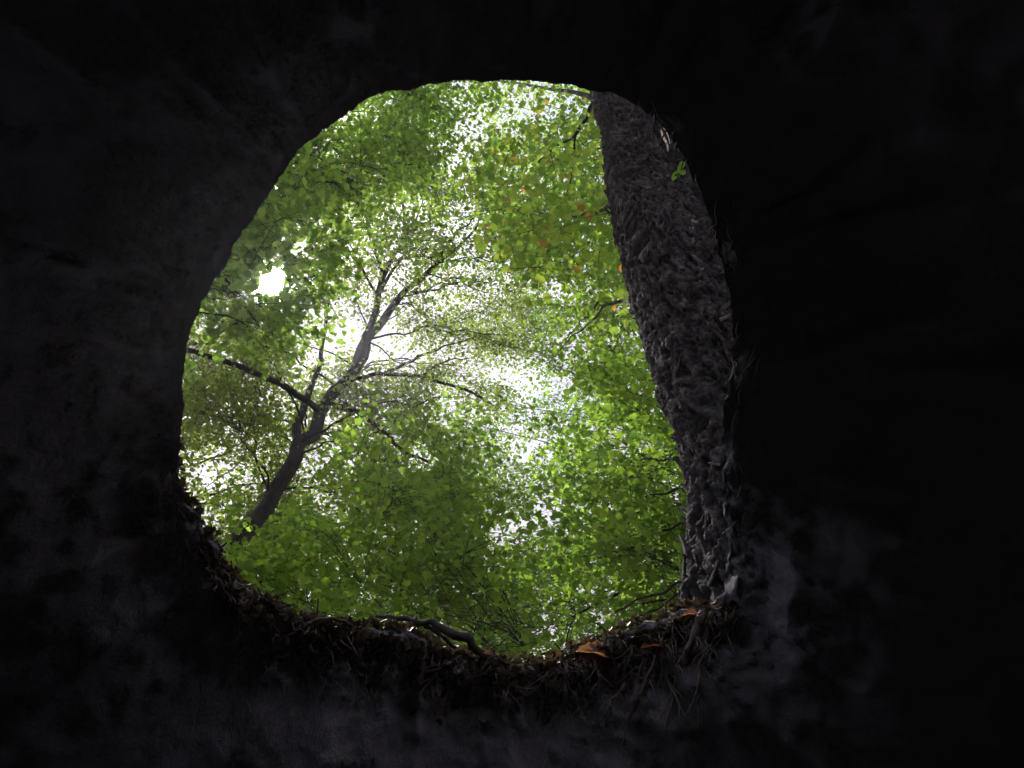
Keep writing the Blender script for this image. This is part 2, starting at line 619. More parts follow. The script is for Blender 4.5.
# openings in the canopy: (u, v, ru, rv, how much is missing)
GAPS = [(470, 285, 75, 16, .8), (400, 300, 45, 25, .7), (345, 345, 34, 34, .8), (425, 335, 60, 30, .65), (455, 380, 34, 42, .8), (505, 445, 24, 34, .6),
        (500, 520, 14, 30, .6), (595, 605, 18, 36, .9), (545, 625, 34, 16, .6), (300, 249, 9, 8, 1.0), (278, 592, 26, 16, .7), (205, 500, 22, 50, .6),
        (240, 405, 38, 40, .45), (540, 108, 26, 16, .7), (470, 130, 20, 14, .5), (393, 102, 9, 7, 1.0), (425, 235, 50, 40, .6), (560, 292, 30, 12, .7),
        (250, 560, 10, 25, .5), (390, 235, 50, 40, .45), (620, 340, 14, 12, .5), (575, 345, 20, 14, .6), (500, 250, 30, 18, .4),
        (660, 405, 16, 14, .6), (330, 560, 25, 15, .3), (545, 520, 22, 14, .5), (320, 480, 40, 34, .5), (600, 510, 20, 14, .5), (395, 470, 18, 24, .4),
        (315, 325, 14, 14, .7), (520, 375, 36, 24, .3), (570, 420, 26, 26, .4), (455, 215, 20, 24, .45)]


STRIPS = [(262, 502, 297, 455, 17, .15), (245, 530, 262, 502, 13, .45), (297, 455, 335, 393, 17, .1), (335, 393, 373, 335, 14, .1), (373, 335, 440, 261, 12, .15), (298, 452, 309, 395, 9, .15), (309, 395, 322, 350, 8, .3),
          (322, 412, 243, 368, 9, .3), (243, 368, 186, 350, 8, .3), (353, 370, 380, 290, 9, .15), (380, 290, 405, 225, 10, .15), (405, 225, 400, 190, 9, .25), (378, 290, 352, 210, 8, .25), (396, 266, 436, 234, 8, .25), (437, 262, 486, 205, 9, .25), (385, 373, 478, 336, 8, .2), (350, 380, 420, 377, 7, .3), (420, 377, 480, 397, 7, .3), (334, 405, 430, 463, 9, .25)]


def keep_prob(P, strength=1.0):
    u, v, z = proj(P)
    p = np.ones(len(u))
    wob = fbm(np.stack([u / 26, v / 26, np.zeros_like(u)], -1), 3, 91)
    for gu, gv, ru, rv, g in GAPS:
        d = ((u - gu) / ru) ** 2 + ((v - gv) / rv) ** 2
        e = np.clip((1.35 - d + wob * 0.9) / 0.6, 0, 1)
        p *= 1 - np.clip(g * strength * (0.8 if g < 0.95 else 1), 0, 1) * e * (z > 0)
    for (a, b, c, d, wd, kp) in STRIPS:
        ab = np.array([c - a, d - b], float)
        f = np.clip(((u - a) * ab[0] + (v - b) * ab[1]) / (ab @ ab), 0, 1)
        dd_ = np.hypot(u - a - f * ab[0], v - b - f * ab[1])
        p *= np.where((dd_ < wd + 4 * wob) & (z > 0) & (z < 11.6), kp, 1)
    su = np.hypot(u - 272, v - 283)
    p *= ~((su < 14 + 7 * wob) & (z > 0))
    return p


def inpoly(u, v, poly):
    c = False
    n = len(poly)
    for a in range(n):
        x1, y1 = poly[a]
        x2, y2 = poly[(a + 1) % n]
        if (y1 > v) != (y2 > v) and u < (x2 - x1) * (v - y1) / (y2 - y1) + x1:
            c = not c
    return c


def sample_px(poly, n, rng):
    us = [p[0] for p in poly]
    vs_ = [p[1] for p in poly]
    out = []
    while len(out) < n:
        u = rng.uniform(min(us), max(us))
        v = rng.uniform(min(vs_), max(vs_))
        if inpoly(u, v, poly):
            out.append((u, v))
    return out


def grow_tree(name, label, base, trunk_pts, trunk_r, regions, leaf, size, kind, seed, group=None,
              clumpR=0.7, sprays=16, per=12, extra=0, trunk_mat=None, extra_limbs=(), gap=1.0, tilt=0.45, flat=0.45, sprayR=0.26, radii=None, airy=0.42, dens=1.5, limb_k=1.0):
    """a tree thing: trunk with its limbs, and a crown of leaves on twigs.
    regions: [(polygon in the view, number of clumps, near, far horizontal distance)]"""
    rng = np.random.default_rng(seed)
    root = empty(name, base)
    tag(root, label, 'tree', group)
    tb = Tubes()
    T = smooth_path([base - np.array([0, 0, 0.3])] + list(trunk_pts), 60)
    T = wiggle(T, trunk_r * 0.5, seed)
    hh = np.linspace(0, 1, len(T))
    if radii is None:
        rr = trunk_r * (1 - 0.9 * hh ** 0.8) * (1 + 0.5 * np.exp(-hh * 28))
    else:
        rr = np.interp(hh, np.linspace(0, 1, len(radii)), radii)
    tb.add(T, rr, 12)
    for pts, r0, r1 in extra_limbs:
        Q = wiggle(smooth_path(pts, 26), 0.03, seed + len(pts))
        tb.add(Q, np.linspace(r0, r1, 26), 8)
    clumps = []
    for poly, ncl, d0, d1 in regions:
        ncl = int(ncl * dens)
        got = 0
        tries = 0
        while got < ncl and tries < ncl * 12:
            tries += 1
            (u, v), = sample_px(poly, 1, rng)
            P = at_h(u, v, rng.uniform(d0, d1))
            if rng.uniform() < keep_prob(P[None], 0.75 * gap)[0]:
                clumps.append(P)
                got += 1
    C = np.array(clumps)
    if extra:
        top = T[-1]
        spread = max(2.0, np.percentile(np.hypot(C[:, 0] - top[0], C[:, 1] - top[1]), 60))
        th = rng.uniform(0, 2 * np.pi, extra)
        rad = spread * np.sqrt(rng.uniform(0.05, 1, extra))
        ex = np.stack([top[0] + rad * np.cos(th), top[1] + rad * np.sin(th), rng.uniform(C[:, 2].min(), C[:, 2].max() + 0.6, extra)], -1)
        u, v, z = proj(ex)
        inside = np.array([(zz > 0 and inpoly(a, b, [(170, 70), (740, 70), (740, 680), (170, 680)])) for a, b, zz in zip(u, v, z)])
        C = np.vstack([C, ex[~inside]])
    # limbs: group clumps, one limb to each group, one branch to each clump
    ng = max(3, len(C) // 7)
    cen_ = C[rng.choice(len(C), ng, replace=False)]
    for _ in range(6):
        lab = np.argmin(((C[:, None] - cen_[None]) ** 2).sum(-1), 1)
        cen_ = np.array([C[lab == g].mean(0) if (lab == g).any() else cen_[g] for g in range(ng)])
    leafC = []
    for g in range(ng):
        mem = C[lab == g]
        if not len(mem):
            continue
        tgt = cen_[g] - np.array([0, 0, 0.3])
        hd = np.hypot(T[:, 0] - tgt[0], T[:, 1] - tgt[1])
        ok = np.where(T[:, 2] < max(tgt[2] - 0.35 * hd.min(), T[12, 2]))[0]
        st = ok[-1] if len(ok) else 12
        st = max(12, min(st, 58))
        mid = (T[st] * 0.5 + tgt * 0.5) + np.array([0, 0, 0.12 * np.linalg.norm(tgt - T[st])])
        Q = wiggle(smooth_path([T[st], mid, tgt], 16), 0.12, seed + g)
        r0 = limb_k * min(rr[st] * 0.6, 0.008 + 0.006 * np.linalg.norm(tgt - T[st]))
        tb.add(Q, np.linspace(r0, r0 * 0.35, 16), 6)
        for c in mem:
            s0 = rng.integers(6, 15)
            m2 = Q[s0] * 0.45 + c * 0.55 + rng.normal(0, 0.1, 3)
            B = wiggle(smooth_path([Q[s0], m2, c], 9), 0.06, seed + g + 7)
            rb = r0 * 0.26
            tb.add(B, np.linspace(rb, rb * 0.3, 9), 4)
            R = clumpR * rng.uniform(0.6, 1.3)
            off_ = rng.normal(0, 1, (sprays, 3))
            off_ /= np.linalg.norm(off_, axis=1)[:, None]
            off_ *= (R * rng.uniform(0.15, 1, sprays) ** 0.5)[:, None]
            off_[:, 2] *= flat
            S = c + off_
            keep = rng.uniform(0, 1, len(S)) < keep_prob(S, 0.85 * gap)
            S = S[keep]
            for sp in S:
                e = B[rng.integers(4, 9)]
                dv = sp - e
                tw = smooth_path([e, (e + sp) / 2 + np.array([0, 0, 0.05]), sp + dv * 0.2], 5)
                tb.add(tw, np.linspace(0.0032, 0.0012, 5), 3)
                q = rng.integers(int(per * 0.6), int(per * 1.4) + 1)
                lo = rng.normal(0, 1, (q, 3)) * np.array([sprayR, sprayR, sprayR * 0.28])
                along = rng.uniform(-0.3, 1.1, q)[:, None]
                leafC.append(e + (sp - e) * (0.55 + 0.45 * along) + lo)
    LC = np.concatenate(leafC)
    LC = LC[rng.uniform(0, 1, len(LC)) < keep_prob(LC, 0.6 * gap)]
    # ragged tufts with air between them
    tuft = 0.7 * fbm(LC / (clumpR * 0.8), 2, seed + 9) + 0.6 * vnoise(LC / (clumpR * 2.2), seed + 12)
    LC = LC[rng.uniform(0, 1, len(LC)) < np.clip((tuft + airy) / 0.3, 0.03, 1)]
    # nothing grows into the hollow
    LC = LC[~((LC[:, 2] < 0.3) & (np.hypot(LC[:, 0], LC[:, 1] - 1) < 2))]
    tb.build('trunk', trunk_mat or M_limb, root)
    leaves_mesh('crown', LC, size, leaf, kind, tilt, root, rng)
    print(name, 'leaves', len(LC))
    return root


def P3(u, v, h):
    return at_h(u, v, h)


def base_of(P, dx=0, dy=0):
    x, y = P[0] + dx, P[1] + dy
    return np.array([x, y, gz(x, y)])


# ------------------------------------------------------------------ the old trunk beside the hole
EDGE = [(640, 722), (600, 703), (575, 704), (555, 700), (520, 698), (490, 694), (460, 687), (430, 679), (400, 669), (370, 660), (340, 650), (300, 638),
        (260, 627), (220, 617), (180, 609), (150, 605), (120, 601), (92, 593), (60, 588), (20, 583), (-40, 578), (-120, 575)]
RHO = 1.95
cl = []
for v_, u_ in EDGE:
    rad_ = 0.27
    uc = u_ + 60
    for _ in range(12):
        d = pdir(uc, v_)
        t = RHO / math.hypot(d[0], d[1])
        zt = d[2] * t - 1.25
        rad_ = 0.29 - 0.055 * min(1, max(0, zt) / 6.0)
        uc = u_ + rad_ * FPX / t * 1.03
    cl.append((*(CAM + pdir(uc, v_) * t), rad_))
cl = np.array(cl)
cl = cl[np.argsort(cl[:, 2])]
topd = unit(cl[-1, :3] - cl[-4, :3])
cl = np.vstack([[cl[0, 0] + 0.01, cl[0, 1], -0.35, cl[0, 3] + 0.05], cl, [*(cl[-1, :3] + topd * 3.0), 0.19], [*(cl[-1, :3] + topd * 6.0), 0.13]])
cl[0, 2] = -0.12


BARK_H = []


def bark_column(C, R, nz, ns, seed, groove=None):
    Z = smooth_path(C, nz)
    # even spacing along the length
    ln = np.concatenate([[0], np.cumsum(np.linalg.norm(np.diff(Z, axis=0), axis=1))])
    tt = ln[-1] * np.linspace(0, 1, nz) ** 1.6
    Z = np.stack([np.interp(tt, ln, Z[:, a]) for a in range(3)], -1)
    zc = np.concatenate([[0], np.cumsum(np.linalg.norm(np.diff(C, axis=0), axis=1))])
    Rr = np.interp(tt / tt[-1], zc / zc[-1], R)
    th = np.linspace(0, 2 * np.pi, ns, endpoint=False)
    TH, TT = np.meshgrid(th, tt)
    cx, sx = np.cos(TH), np.sin(TH)
    q = np.stack([cx, sx, TT], -1)
    rad = Rr[:, None] * (1 + 0.10 * fbm(q * np.array([1.6, 1.6, 0.5]), 2, seed))
    # twisting scaly ridges of old bark
    ph_ = TH + 0.55 * TT + 0.25 * fbm(q * np.array([1.5, 1.5, 1.2]), 2, seed + 5)
    c1, s1 = np.cos(ph_), np.sin(ph_)
    ridge = 1 - 1.6 * np.abs(fbm(np.stack([c1 * 4.2, s1 * 4.2, TT * 3.2], -1), 2, seed + 1, gain=0.5))
    scale_ = 1 - 2.0 * np.abs(fbm(np.stack([c1 * 13, s1 * 13, TT * 12], -1), 3, seed + 2, gain=0.55))
    flake = 1 - 2.2 * np.abs(vnoise(np.stack([np.cos(ph_ + 0.8 * TT) * 34, np.sin(ph_ + 0.8 * TT) * 34, TT * 26], -1), seed + 4))
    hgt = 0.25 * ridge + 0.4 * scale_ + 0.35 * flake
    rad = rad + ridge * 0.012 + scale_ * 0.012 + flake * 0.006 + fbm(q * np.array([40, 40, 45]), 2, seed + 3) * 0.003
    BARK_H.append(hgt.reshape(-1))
    rad = rad + 0.12 * np.exp(-np.maximum(TT - 0.2, 0) / 0.22) * (0.35 + 0.65 * np.clip(np.cos(TH * 4 + 0.8), 0, 1))
    if groove:
        g0, gw, gd = groove
        dth = np.angle(np.exp(1j * (TH - g0 - 0.25 * np.sin(TT * 0.9))))
        rad = rad - gd * np.exp(-(dth / gw) ** 2)
    V = Z[:, None, :] + rad[..., None] * np.stack([cx, sx, np.zeros_like(cx)], -1)
    i = np.arange(nz - 1)[:, None] * ns
    jj = np.arange(ns)[None, :]
    kk = (jj + 1) % ns
    F = np.stack([i + jj, i + kk, i + ns + kk, i + ns + jj], -1).reshape(-1, 4)
    nrm = np.stack([cx, sx, np.zeros_like(cx)], -1)
    return V, F, nrm


old = empty('old_tree', (cl[0, 0], cl[0, 1], 0.05))
tag(old, 'old tree with a thick dark trunk of shaggy flaking bark against the hole edge', 'tree')
V1, F1, N1 = bark_column(cl[:, :3], cl[:, 3], 1300, 260, 101, groove=(math.atan2(-0.98, 0.2), 0.13, 0.07))
# loose bark flakes curling off, part of the same skin
rng = np.random.default_rng(5)
fl_v, fl_f = [], []
nb = V1.shape[0] * V1.shape[1]
cnt = 0
for _ in range(1500):
    a = rng.integers(20, 1150)
    b = rng.integers(0, 260)
    p = V1[a, b]
    nn = N1[a, b]
    tg = np.cross([0, 0, 1.0], nn)
    ang = rng.normal(0.8, 0.6)
    ax = np.array([0, 0, 1.0]) * math.cos(ang) + tg * math.sin(ang)
    bx = np.cross(nn, ax)
    ln = rng.uniform(0.02, 0.08)
    wd = rng.uniform(0.004, 0.012)
    lift = rng.uniform(0.004, 0.03)
    rows = []
    for s_ in range(4):
        f = s_ / 3
        wv = wd * (1 - 0.55 * f) * (0.8 + 0.4 * rng.uniform())
        c = p + ax * ln * (f - 0.3) + nn * (0.002 + lift * f * f)
        rows += [c - bx * wv, c + bx * wv + nn * 0.004]
    rows = np.array(rows)
    fl_v.append(np.vstack([rows, rows - nn * 0.004]))
    o0 = nb + cnt * 16
    for s_ in range(3):
        q = o0 + s_ * 2
        fl_f += [[q, q + 1, q + 3, q + 2], [q + 8, q + 10, q + 11, q + 9], [q, q + 2, q + 10, q + 8], [q + 1, q + 9, q + 11, q + 3]]
    cnt += 1
Vt = np.vstack([V1.reshape(-1, 3)] + fl_v)
Ft = np.vstack([F1, np.array(fl_f)])
tk = mesh_obj('trunk', Vt, Ft, M_bark, old)
at_ = tk.data.attributes.new('bark_tone', 'FLOAT', 'POINT')
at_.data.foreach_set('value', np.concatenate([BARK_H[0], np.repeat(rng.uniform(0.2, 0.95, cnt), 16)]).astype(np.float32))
tb = Tubes()
q0 = [at_h(661, 130, 1.66), at_h(663, 137, 1.665), at_h(667, 144, 1.67), at_h(668, 152, 1.68)]
tb.add(smooth_path(q0, 10), [.002, .005, .006, .008, .006, .007, .005, .006, .003, .001], 5)
q0 = [at_h(664, 128, 1.68), at_h(668, 136, 1.68), at_h(670, 144, 1.685)]
tb.add(smooth_path(q0, 8), np.linspace(.004, .002, 8), 5)
tb.build('bright_strip', M_bright_strip, old)  # pale colour stands in for the bright light beside the trunk
# second stem behind and to the right, leaning away
c2 = cl[1:-6, :3].copy()
c2[0, 2] = -0.08
hz = (c2[:, 2] - c2[0, 2]) / (c2[-1, 2] - c2[0, 2])
c2[:, 0] += 0.30 + 0.35 * hz ** 2
c2[:, 1] += 0.10 + 0.10 * hz
V2, F2, _n = bark_column(c2, np.linspace(0.24, 0.15, len(c2)), 500, 120, 151)
ss = mesh_obj('second_stem', V2.reshape(-1, 3), F2, M_bark, old)
ss.data.attributes.new('bark_tone', 'FLOAT', 'POINT').data.foreach_set('value', BARK_H[1].astype(np.float32))
# its boughs and leaves over the top right of the opening
tb = Tubes()


def limb(pts, r0, r1, n=24, sides=7, amp=0.03, sd=1):
    tb.add(wiggle(smooth_path([P3(*p) for p in pts], n), amp, sd), np.linspace(r0, r1, n), sides)


S0 = cl[-5, :3]
limb([(607, 60, 2.1), (594, 98, 2.5), (585, 118, 2.8), (574, 137, 3.0), (556, 147, 3.3), (538, 162, 3.6)], 0.030, 0.010, sd=3)
limb([(576, 132, 3.0), (574, 160, 3.3), (569, 185, 3.7), (563, 205, 4.1)], 0.014, 0.006, sd=4)
limb([(612, 205, 2.2), (590, 212, 3.0), (560, 214, 3.6), (530, 208, 4.2), (508, 207, 4.6)], 0.016, 0.006, sd=5)
limb([(600, 100, 2.2), (560, 90, 3.0), (500, 80, 4.0), (430, 70, 5.0)], 0.03, 0.01, sd=6)
limb([(640, 300, 2.4), (610, 305, 3.2), (580, 330, 4.2), (560, 350, 5.0)], 0.016, 0.005, sd=7)
leafC = []
rng = np.random.default_rng(77)
for poly, ns_, d0, d1 in [([(460, 70), (625, 70), (625, 260), (520, 300), (470, 180)], 300, 2.6, 5.0),
                          ([(590, 80), (640, 80), (640, 330), (600, 330)], 60, 2.8, 4.6)]:
    for (u, v) in sample_px(poly, ns_, rng):
        h = rng.uniform(d0, d1)
        P = P3(u, v, h)
        if rng.uniform() > keep_prob(P[None], .8)[0]:
            continue
        e = P + rng.normal(0, 0.12, 3) + np.array([0.1, -0.05, 0.05])
        tb.add(smooth_path([e, (e + P) / 2, P], 4), np.linspace(0.004, 0.0015, 4), 3)
        q = rng.integers(4, 10)
        leafC.append(P + rng.normal(0, 1, (q, 3)) * np.array([.13, .13, .045]))
LC = np.concatenate(leafC)
dd = np.hypot(LC[:, 0] - np.interp(LC[:, 2], cl[:, 2], cl[:, 0]), LC[:, 1] - np.interp(LC[:, 2], cl[:, 2], cl[:, 1]))
LC = LC[dd > 0.42]
LC = LC[rng.uniform(0, 1, len(LC)) < keep_prob(LC, .7)]
tb.build('bough', M_limb, old)
leaves_mesh('crown', LC, 0.068, M_leaf_yel, 'lobed', 0.55, old, rng)

# ------------------------------------------------------------------ the forked tree
ft = [P3(255, 525, 8.0), P3(276, 490, 8.0), P3(297, 455, 8.0), P3(318, 420, 8.0), P3(335, 393, 7.9), P3(353, 369, 7.8), P3(373, 335, 7.6), P3(395, 305, 7.5), P3(420, 280, 7.4),
      P3(440, 261, 7.3), P3(462, 243, 7.2), P3(480, 220, 7.1), P3(490, 195, 7.0)]


def bl(pts, r0, r1):
    return ([P3(*p) for p in pts], r0, r1)


forks = [bl([(298, 452, 8.0), (297, 425, 8.1), (309, 395, 8.2), (318, 368, 8.3), (325, 330, 8.4), (330, 290, 8.4)], .075, .025),
         bl([(353, 370, 7.8), (364, 342, 7.9), (375, 312, 8.0), (380, 286, 8.0), (391, 260, 8.1), (403, 240, 8.1), (404, 212, 8.1), (398, 185, 8.1)], .085, .026),
         bl([(378, 296, 8.0), (396, 266, 8.1), (416, 246, 8.2), (436, 234, 8.3)], .04, .014),
         bl([(384, 280, 8.0), (377, 255, 7.9), (370, 232, 7.8), (350, 205, 7.7), (345, 188, 7.6)], .036, .012),
         bl([(400, 240, 8.1), (418, 215, 8.2), (426, 185, 8.3)], .03, .012),
         bl([(322, 412, 8.0), (302, 397, 7.7), (272, 379, 7.3), (243, 368, 7.0), (215, 358, 6.8), (186, 350, 6.6), (150, 345, 6.4)], .055, .028),
         bl([(350, 380, 7.8), (385, 373, 7.6), (420, 377, 7.4), (455, 386, 7.2), (482, 398, 7.0)], .042, .018),
         bl([(378, 296, 8.0), (362, 268, 7.9), (352, 248, 7.8), (335, 225, 7.7)], .03, .01),
         bl([(404, 225, 8.1), (390, 200, 8.0), (372, 180, 7.9)], .022, .008),
         bl([(437, 262, 7.4), (452, 238, 7.3), (470, 222, 7.2), (486, 205, 7.1)], .034, .012),
         bl([(420, 377, 7.4), (445, 362, 7.3), (470, 358, 7.2)], .02, .008),
         bl([(385, 373, 7.6), (410, 362, 7.6), (440, 348, 7.6), (478, 336, 7.5)], .032, .012),
         bl([(334, 405, 7.9), (362, 414, 7.6), (385, 434, 7.4), (406, 452, 7.2), (430, 463, 7.0)], .042, .016),
         bl([(336, 408, 7.9), (365, 413, 8.2), (388, 417, 8.4)], .025, .01),
         bl([(430, 275, 7.4), (434, 252, 7.5), (443, 235, 7.6)], .02, .006),
         bl([(410, 292, 7.4), (436, 290, 7.3), (466, 280, 7.2), (490, 283, 7.2)], .026, .01),
         bl([(308, 440, 8.0), (306, 415, 7.7), (312, 390, 7.5)], .018, .008),
         bl([(440, 262, 7.3), (470, 258, 7.1), (500, 262, 7.0), (530, 256, 6.9)], .02, .006)]
fb = base_of(ft[0], -2.3, 0.3)
grow_tree('forked_tree', 'forked tree whose dark leaning trunk splits into spreading limbs against the white sky', fb,
          [fb * 0.55 + ft[0] * 0.45 + np.array([-0.15, 0, 0])] + ft, 0.27,
          [([(330, 170), (520, 150), (560, 260), (500, 420), (400, 440), (330, 400)], 60, 6.6, 9.0),
           ([(190, 300), (290, 300), (270, 440), (190, 460)], 14, 6.4, 8.6),
           ([(340, 400), (420, 380), (440, 500), (360, 500)], 9, 6.8, 9.0)],
          M_leaf_dull, 0.058, 'ovate', 201, gap=.36, dens=3.3, tilt=0.7, radii=[.24, .17] + [.112, .108, .104, .1, .098, .09, .08, .066, .054, .042, .03, .02, .012], clumpR=0.6, sprays=14, per=11, extra=8, extra_limbs=forks, sprayR=0.16)

# ------------------------------------------------------------------ the other trees
b = np.array([-3.6, 2.3, gz(-3.6, 2.3)])
grow_tree('broadleaf_tree', 'dense green tree spreading over the upper left of the opening, round the sun', b,
          [b + [0.1, 0.1, 3], b + [0.5, 0.3, 5.5], b + [0.9, 0.6, 8]], 0.16,
          [([(180, 190), (262, 190), (290, 150), (380, 70), (470, 70), (450, 190), (380, 240), (330, 260)], 58, 3.2, 5.2),
           ([(170, 190), (320, 200), (350, 300), (330, 350), (170, 350)], 44, 3.6, 6.0)],
          M_leaf_green, 0.055, 'lobed', 301, clumpR=0.5, sprays=15, per=13, dens=1.25, tilt=0.65, gap=1.0, extra=10, sprayR=0.16)

b = np.array([0.2, 5.2, gz(0.2, 5.2)])
grow_tree('young_maple', 'young maple with layered bright green foliage just above the soil bank, low in the middle', b,
          [b + [0.1, 0.0, 1.0], b + [0.0, 0.1, 2.0], b + [-0.1, 0.2, 2.7]], 0.07,
          [([(330, 430), (480, 410), (500, 520), (540, 640), (520, 690), (280, 660), (225, 600), (230, 520), (330, 500)], 74, 4.4, 7.2),
           ([(215, 535), (262, 535), (290, 590), (300, 650), (225, 610)], 12, 4.6, 6.2)],
          M_leaf_sun, 0.054, 'lobed', 402, airy=0.45, clumpR=0.6, sprays=15, per=13, dens=1.25, tilt=0.5, extra=16, sprayR=0.17, flat=0.22)

b = np.array([3.3, 4.6, gz(3.3, 4.6)])
grow_tree('slender_tree', 'slender tree with long thin drooping branches and sunlit yellow-green leaves, left of the big trunk', b,
          [b + [0, 0, 3.0], b + [-0.2, 0.0, 5.5], b + [-0.5, 0.0, 8.5]], 0.12,
          [([(560, 290), (650, 280), (720, 420), (720, 640), (620, 650), (600, 560), (545, 450)], 84, 4.2, 7.4),
           ([(480, 470), (600, 400), (620, 560), (560, 660), (500, 640)], 14, 5.5, 8.0)],
          M_leaf_sun, 0.058, 'lobed', 503, airy=0.45, clumpR=0.5, sprays=13, per=11, dens=1.35, tilt=0.65, gap=1.0, extra=8, sprayR=0.16,
          extra_limbs=[bl([(740, 500, 4.6), (700, 487, 4.6), (660, 492, 4.8), (628, 505, 5.0)], .018, .005),
                       bl([(740, 530, 4.5), (700, 519, 4.5), (662, 528, 4.6), (620, 538, 4.8)], .018, .005),
                       bl([(730, 485, 4.4), (690, 464, 4.5), (655, 458, 4.7), (630, 462, 4.9)], .016, .005),
                       bl([(740, 575, 4.0), (700, 574, 4.0), (655, 592, 4.2), (615, 612, 4.5)], .016, .006),
                       bl([(740, 560, 4.2), (690, 590, 4.3), (640, 618, 4.4)], .012, .005),
                       bl([(600, 300, 5.6), (575, 330, 5.9), (560, 345, 6.1)], .014, .005)])

b = np.array([-7.6, 9.5, gz(-7.6, 9.5)])
grow_tree('pale_tree', 'pale small-leaved tree filling the lower left beside the rim, sky speckling through it', b,
          [b + [0.2, 0, 5], b + [0.6, 0.2, 10], b + [1.0, 0.2, 14.0]], 0.2,
          [([(165, 330), (300, 330), (330, 450), (300, 620), (225, 600), (165, 500)], 70, 9.0, 13.0)],
          M_leaf_dull, 0.08, 'ovate', 604, dens=2.0, gap=.8, tilt=0.7, clumpR=0.85, sprays=14, per=11, extra=14, sprayR=0.24)

b = np.array([5.6, 14.5, gz(5.6, 14.5)])
grow_tree('tall_tree', 'tall fine-leaved tree far behind, between the forked tree and the big dark trunk', b,
          [b + [0.2, 0, 7], b + [0.0, 0.2, 14], b + [-0.3, 0.3, 22.0]], 0.24,
          [([(440, 290), (640, 270), (690, 400), (640, 660), (480, 660), (430, 420)], 120, 12.0, 17.0)],
          M_leaf_deep, 0.10, 'ovate', 705, dens=1.9, gap=.5, tilt=0.7, limb_k=.45, clumpR=1.15, sprays=15, per=10, extra=10, sprayR=0.3)

b = np.array([5.0, 6.6, gz(5.0, 6.6)])
grow_tree('high_crowned_tree', 'high olive crown far up behind the thin overhanging boughs at the top', b,
          [b + [-0.6, -0.4, 7], b + [-1.7, -0.9, 12], b + [-2.0, -1.1, 13.5]], 0.2,
          [([(420, 60), (620, 60), (640, 330), (500, 300), (420, 250)], 80, 5.0, 7.5),
           ([(330, 90), (450, 80), (440, 260), (340, 260)], 24, 5.5, 7.5)],
          M_leaf_sun, 0.085, 'ovate', 806, dens=1.6, gap=.8, tilt=0.6, limb_k=.3, clumpR=1.0, sprays=15, per=10, extra=12, sprayR=0.27)

b = np.array([-2.6, 12.0, gz(-2.6, 12.0)])
grow_tree('dark_tree', 'deep green tree behind the young maple, low in the opening left of centre', b,
          [b + [0.1, 0, 5], b + [0.2, 0, 10], b + [0.3, 0, 11.0]], 0.2,
          [([(230, 500), (420, 400), (520, 440), (560, 660), (300, 660)], 80, 9.0, 13.0)],
          M_leaf_deep, 0.085, 'ovate', 907, dens=1.6, tilt=0.7, clumpR=0.9, sprays=15, per=11, extra=10, sprayR=0.25)

# ------------------------------------------------------------------ roots and litter on the rim


def rim_r(u, v):
    """distance from the lens to the wall or rim seen in this direction"""
    d = unit(pdir(u, v))
    a = math.acos(d @ AX)
    p = math.atan2(d @ E2, d @ E1)
    jx = int(round((p + math.pi) / (2 * math.pi) * NPH)) % NPH
    col = AL[:, jx]
    return float(np.interp(a, col, RR[:, jx], left=T0[jx]))


def wall_pt(u, v, lift=0.01):
    return CAM + unit(pdir(u, v)) * (rim_r(u, v) - lift)


def root_thing(name, label, strands, mat=M_root, cat='root', group=None):
    o = empty(name, strands[0][0][0])
    t = Tubes()
    for pts, r0, r1, sd in strands:
        nn = 40
        Q = wiggle(smooth_path(pts, nn), r0 * 0.5, sd)
        rr_ = np.linspace(r0, r1, nn) * (1 + 0.22 * vnoise(np.stack([np.arange(nn) * .7, np.full(nn, sd), np.zeros(nn)], -1), 3))
        t.add(Q, rr_, 9)
    V = np.concatenate(t.V)
    V += fbm(V * 60, 2, 4)[:, None] * 0.0015
    bpy.data.objects.remove(o)
    m = mesh_obj(name, V, np.concatenate(t.F), mat)
    tag(m, label, cat, group)
    return m


def W(u, v, r):
    return at_r(u, v, r)


r0_ = rim_r(470, 657)
root_thing('arched_root', 'thick dark root arching clear of the soil bank in the middle of the lower rim',
           [([W(520, 672, 2.12), W(500, 664, 2.1), W(487, 655, 2.08), W(470, 642, 2.07), W(450, 630, 2.07), W(432, 623, 2.08), W(412, 620, 2.1), W(395, 617, 2.12), W(376, 616, 2.14)], .016, .004, 3),
            ([W(418, 621, 2.09), W(408, 628, 2.1), W(396, 636, 2.12)], .012, .012, 5),
            ([W(424, 625, 2.09), W(438, 633, 2.09), W(450, 643, 2.09), W(458, 652, 2.1), W(464, 664, 2.1)], .0055, .004, 7)])
root_thing('bent_root', 'thin dark root bowed along the rim left of the arched root',
           [([W(302, 628, 2.0), W(315, 621, 2.0), W(330, 619, 2.0), W(345, 622, 2.0), W(356, 630, 2.02)], .005, .004, 9)])


def hang_root(u0, v0, u1, v1, r, label, sd, bend=12):
    rng = np.random.default_rng(sd)
    pts = []
    for f in np.linspace(0, 1, 6):
        u = u0 + (u1 - u0) * f + bend * math.sin(f * 3.1 + sd)
        v = v0 + (v1 - v0) * f
        pts.append(wall_pt(u, v, 0.02 + 0.02 * math.sin(f * 5 + sd)))
    return root_thing('hanging_root', label, [(pts, r * 0.85, r * 0.12, sd)] + [([pts[q], pts[q] + (pts[q + 1] - pts[q]) * 0.5 + np.array([.012 * (-1) ** q, -.004, -.01]), pts[q] + (pts[q + 1] - pts[q]) * 0.8 + np.array([.03 * (-1) ** q, -.006, -.03])], r * 0.28, r * 0.06, sd + q) for q in (1, 2, 3)], M_rootlet, 'root', 'roots hanging on the soil bank')


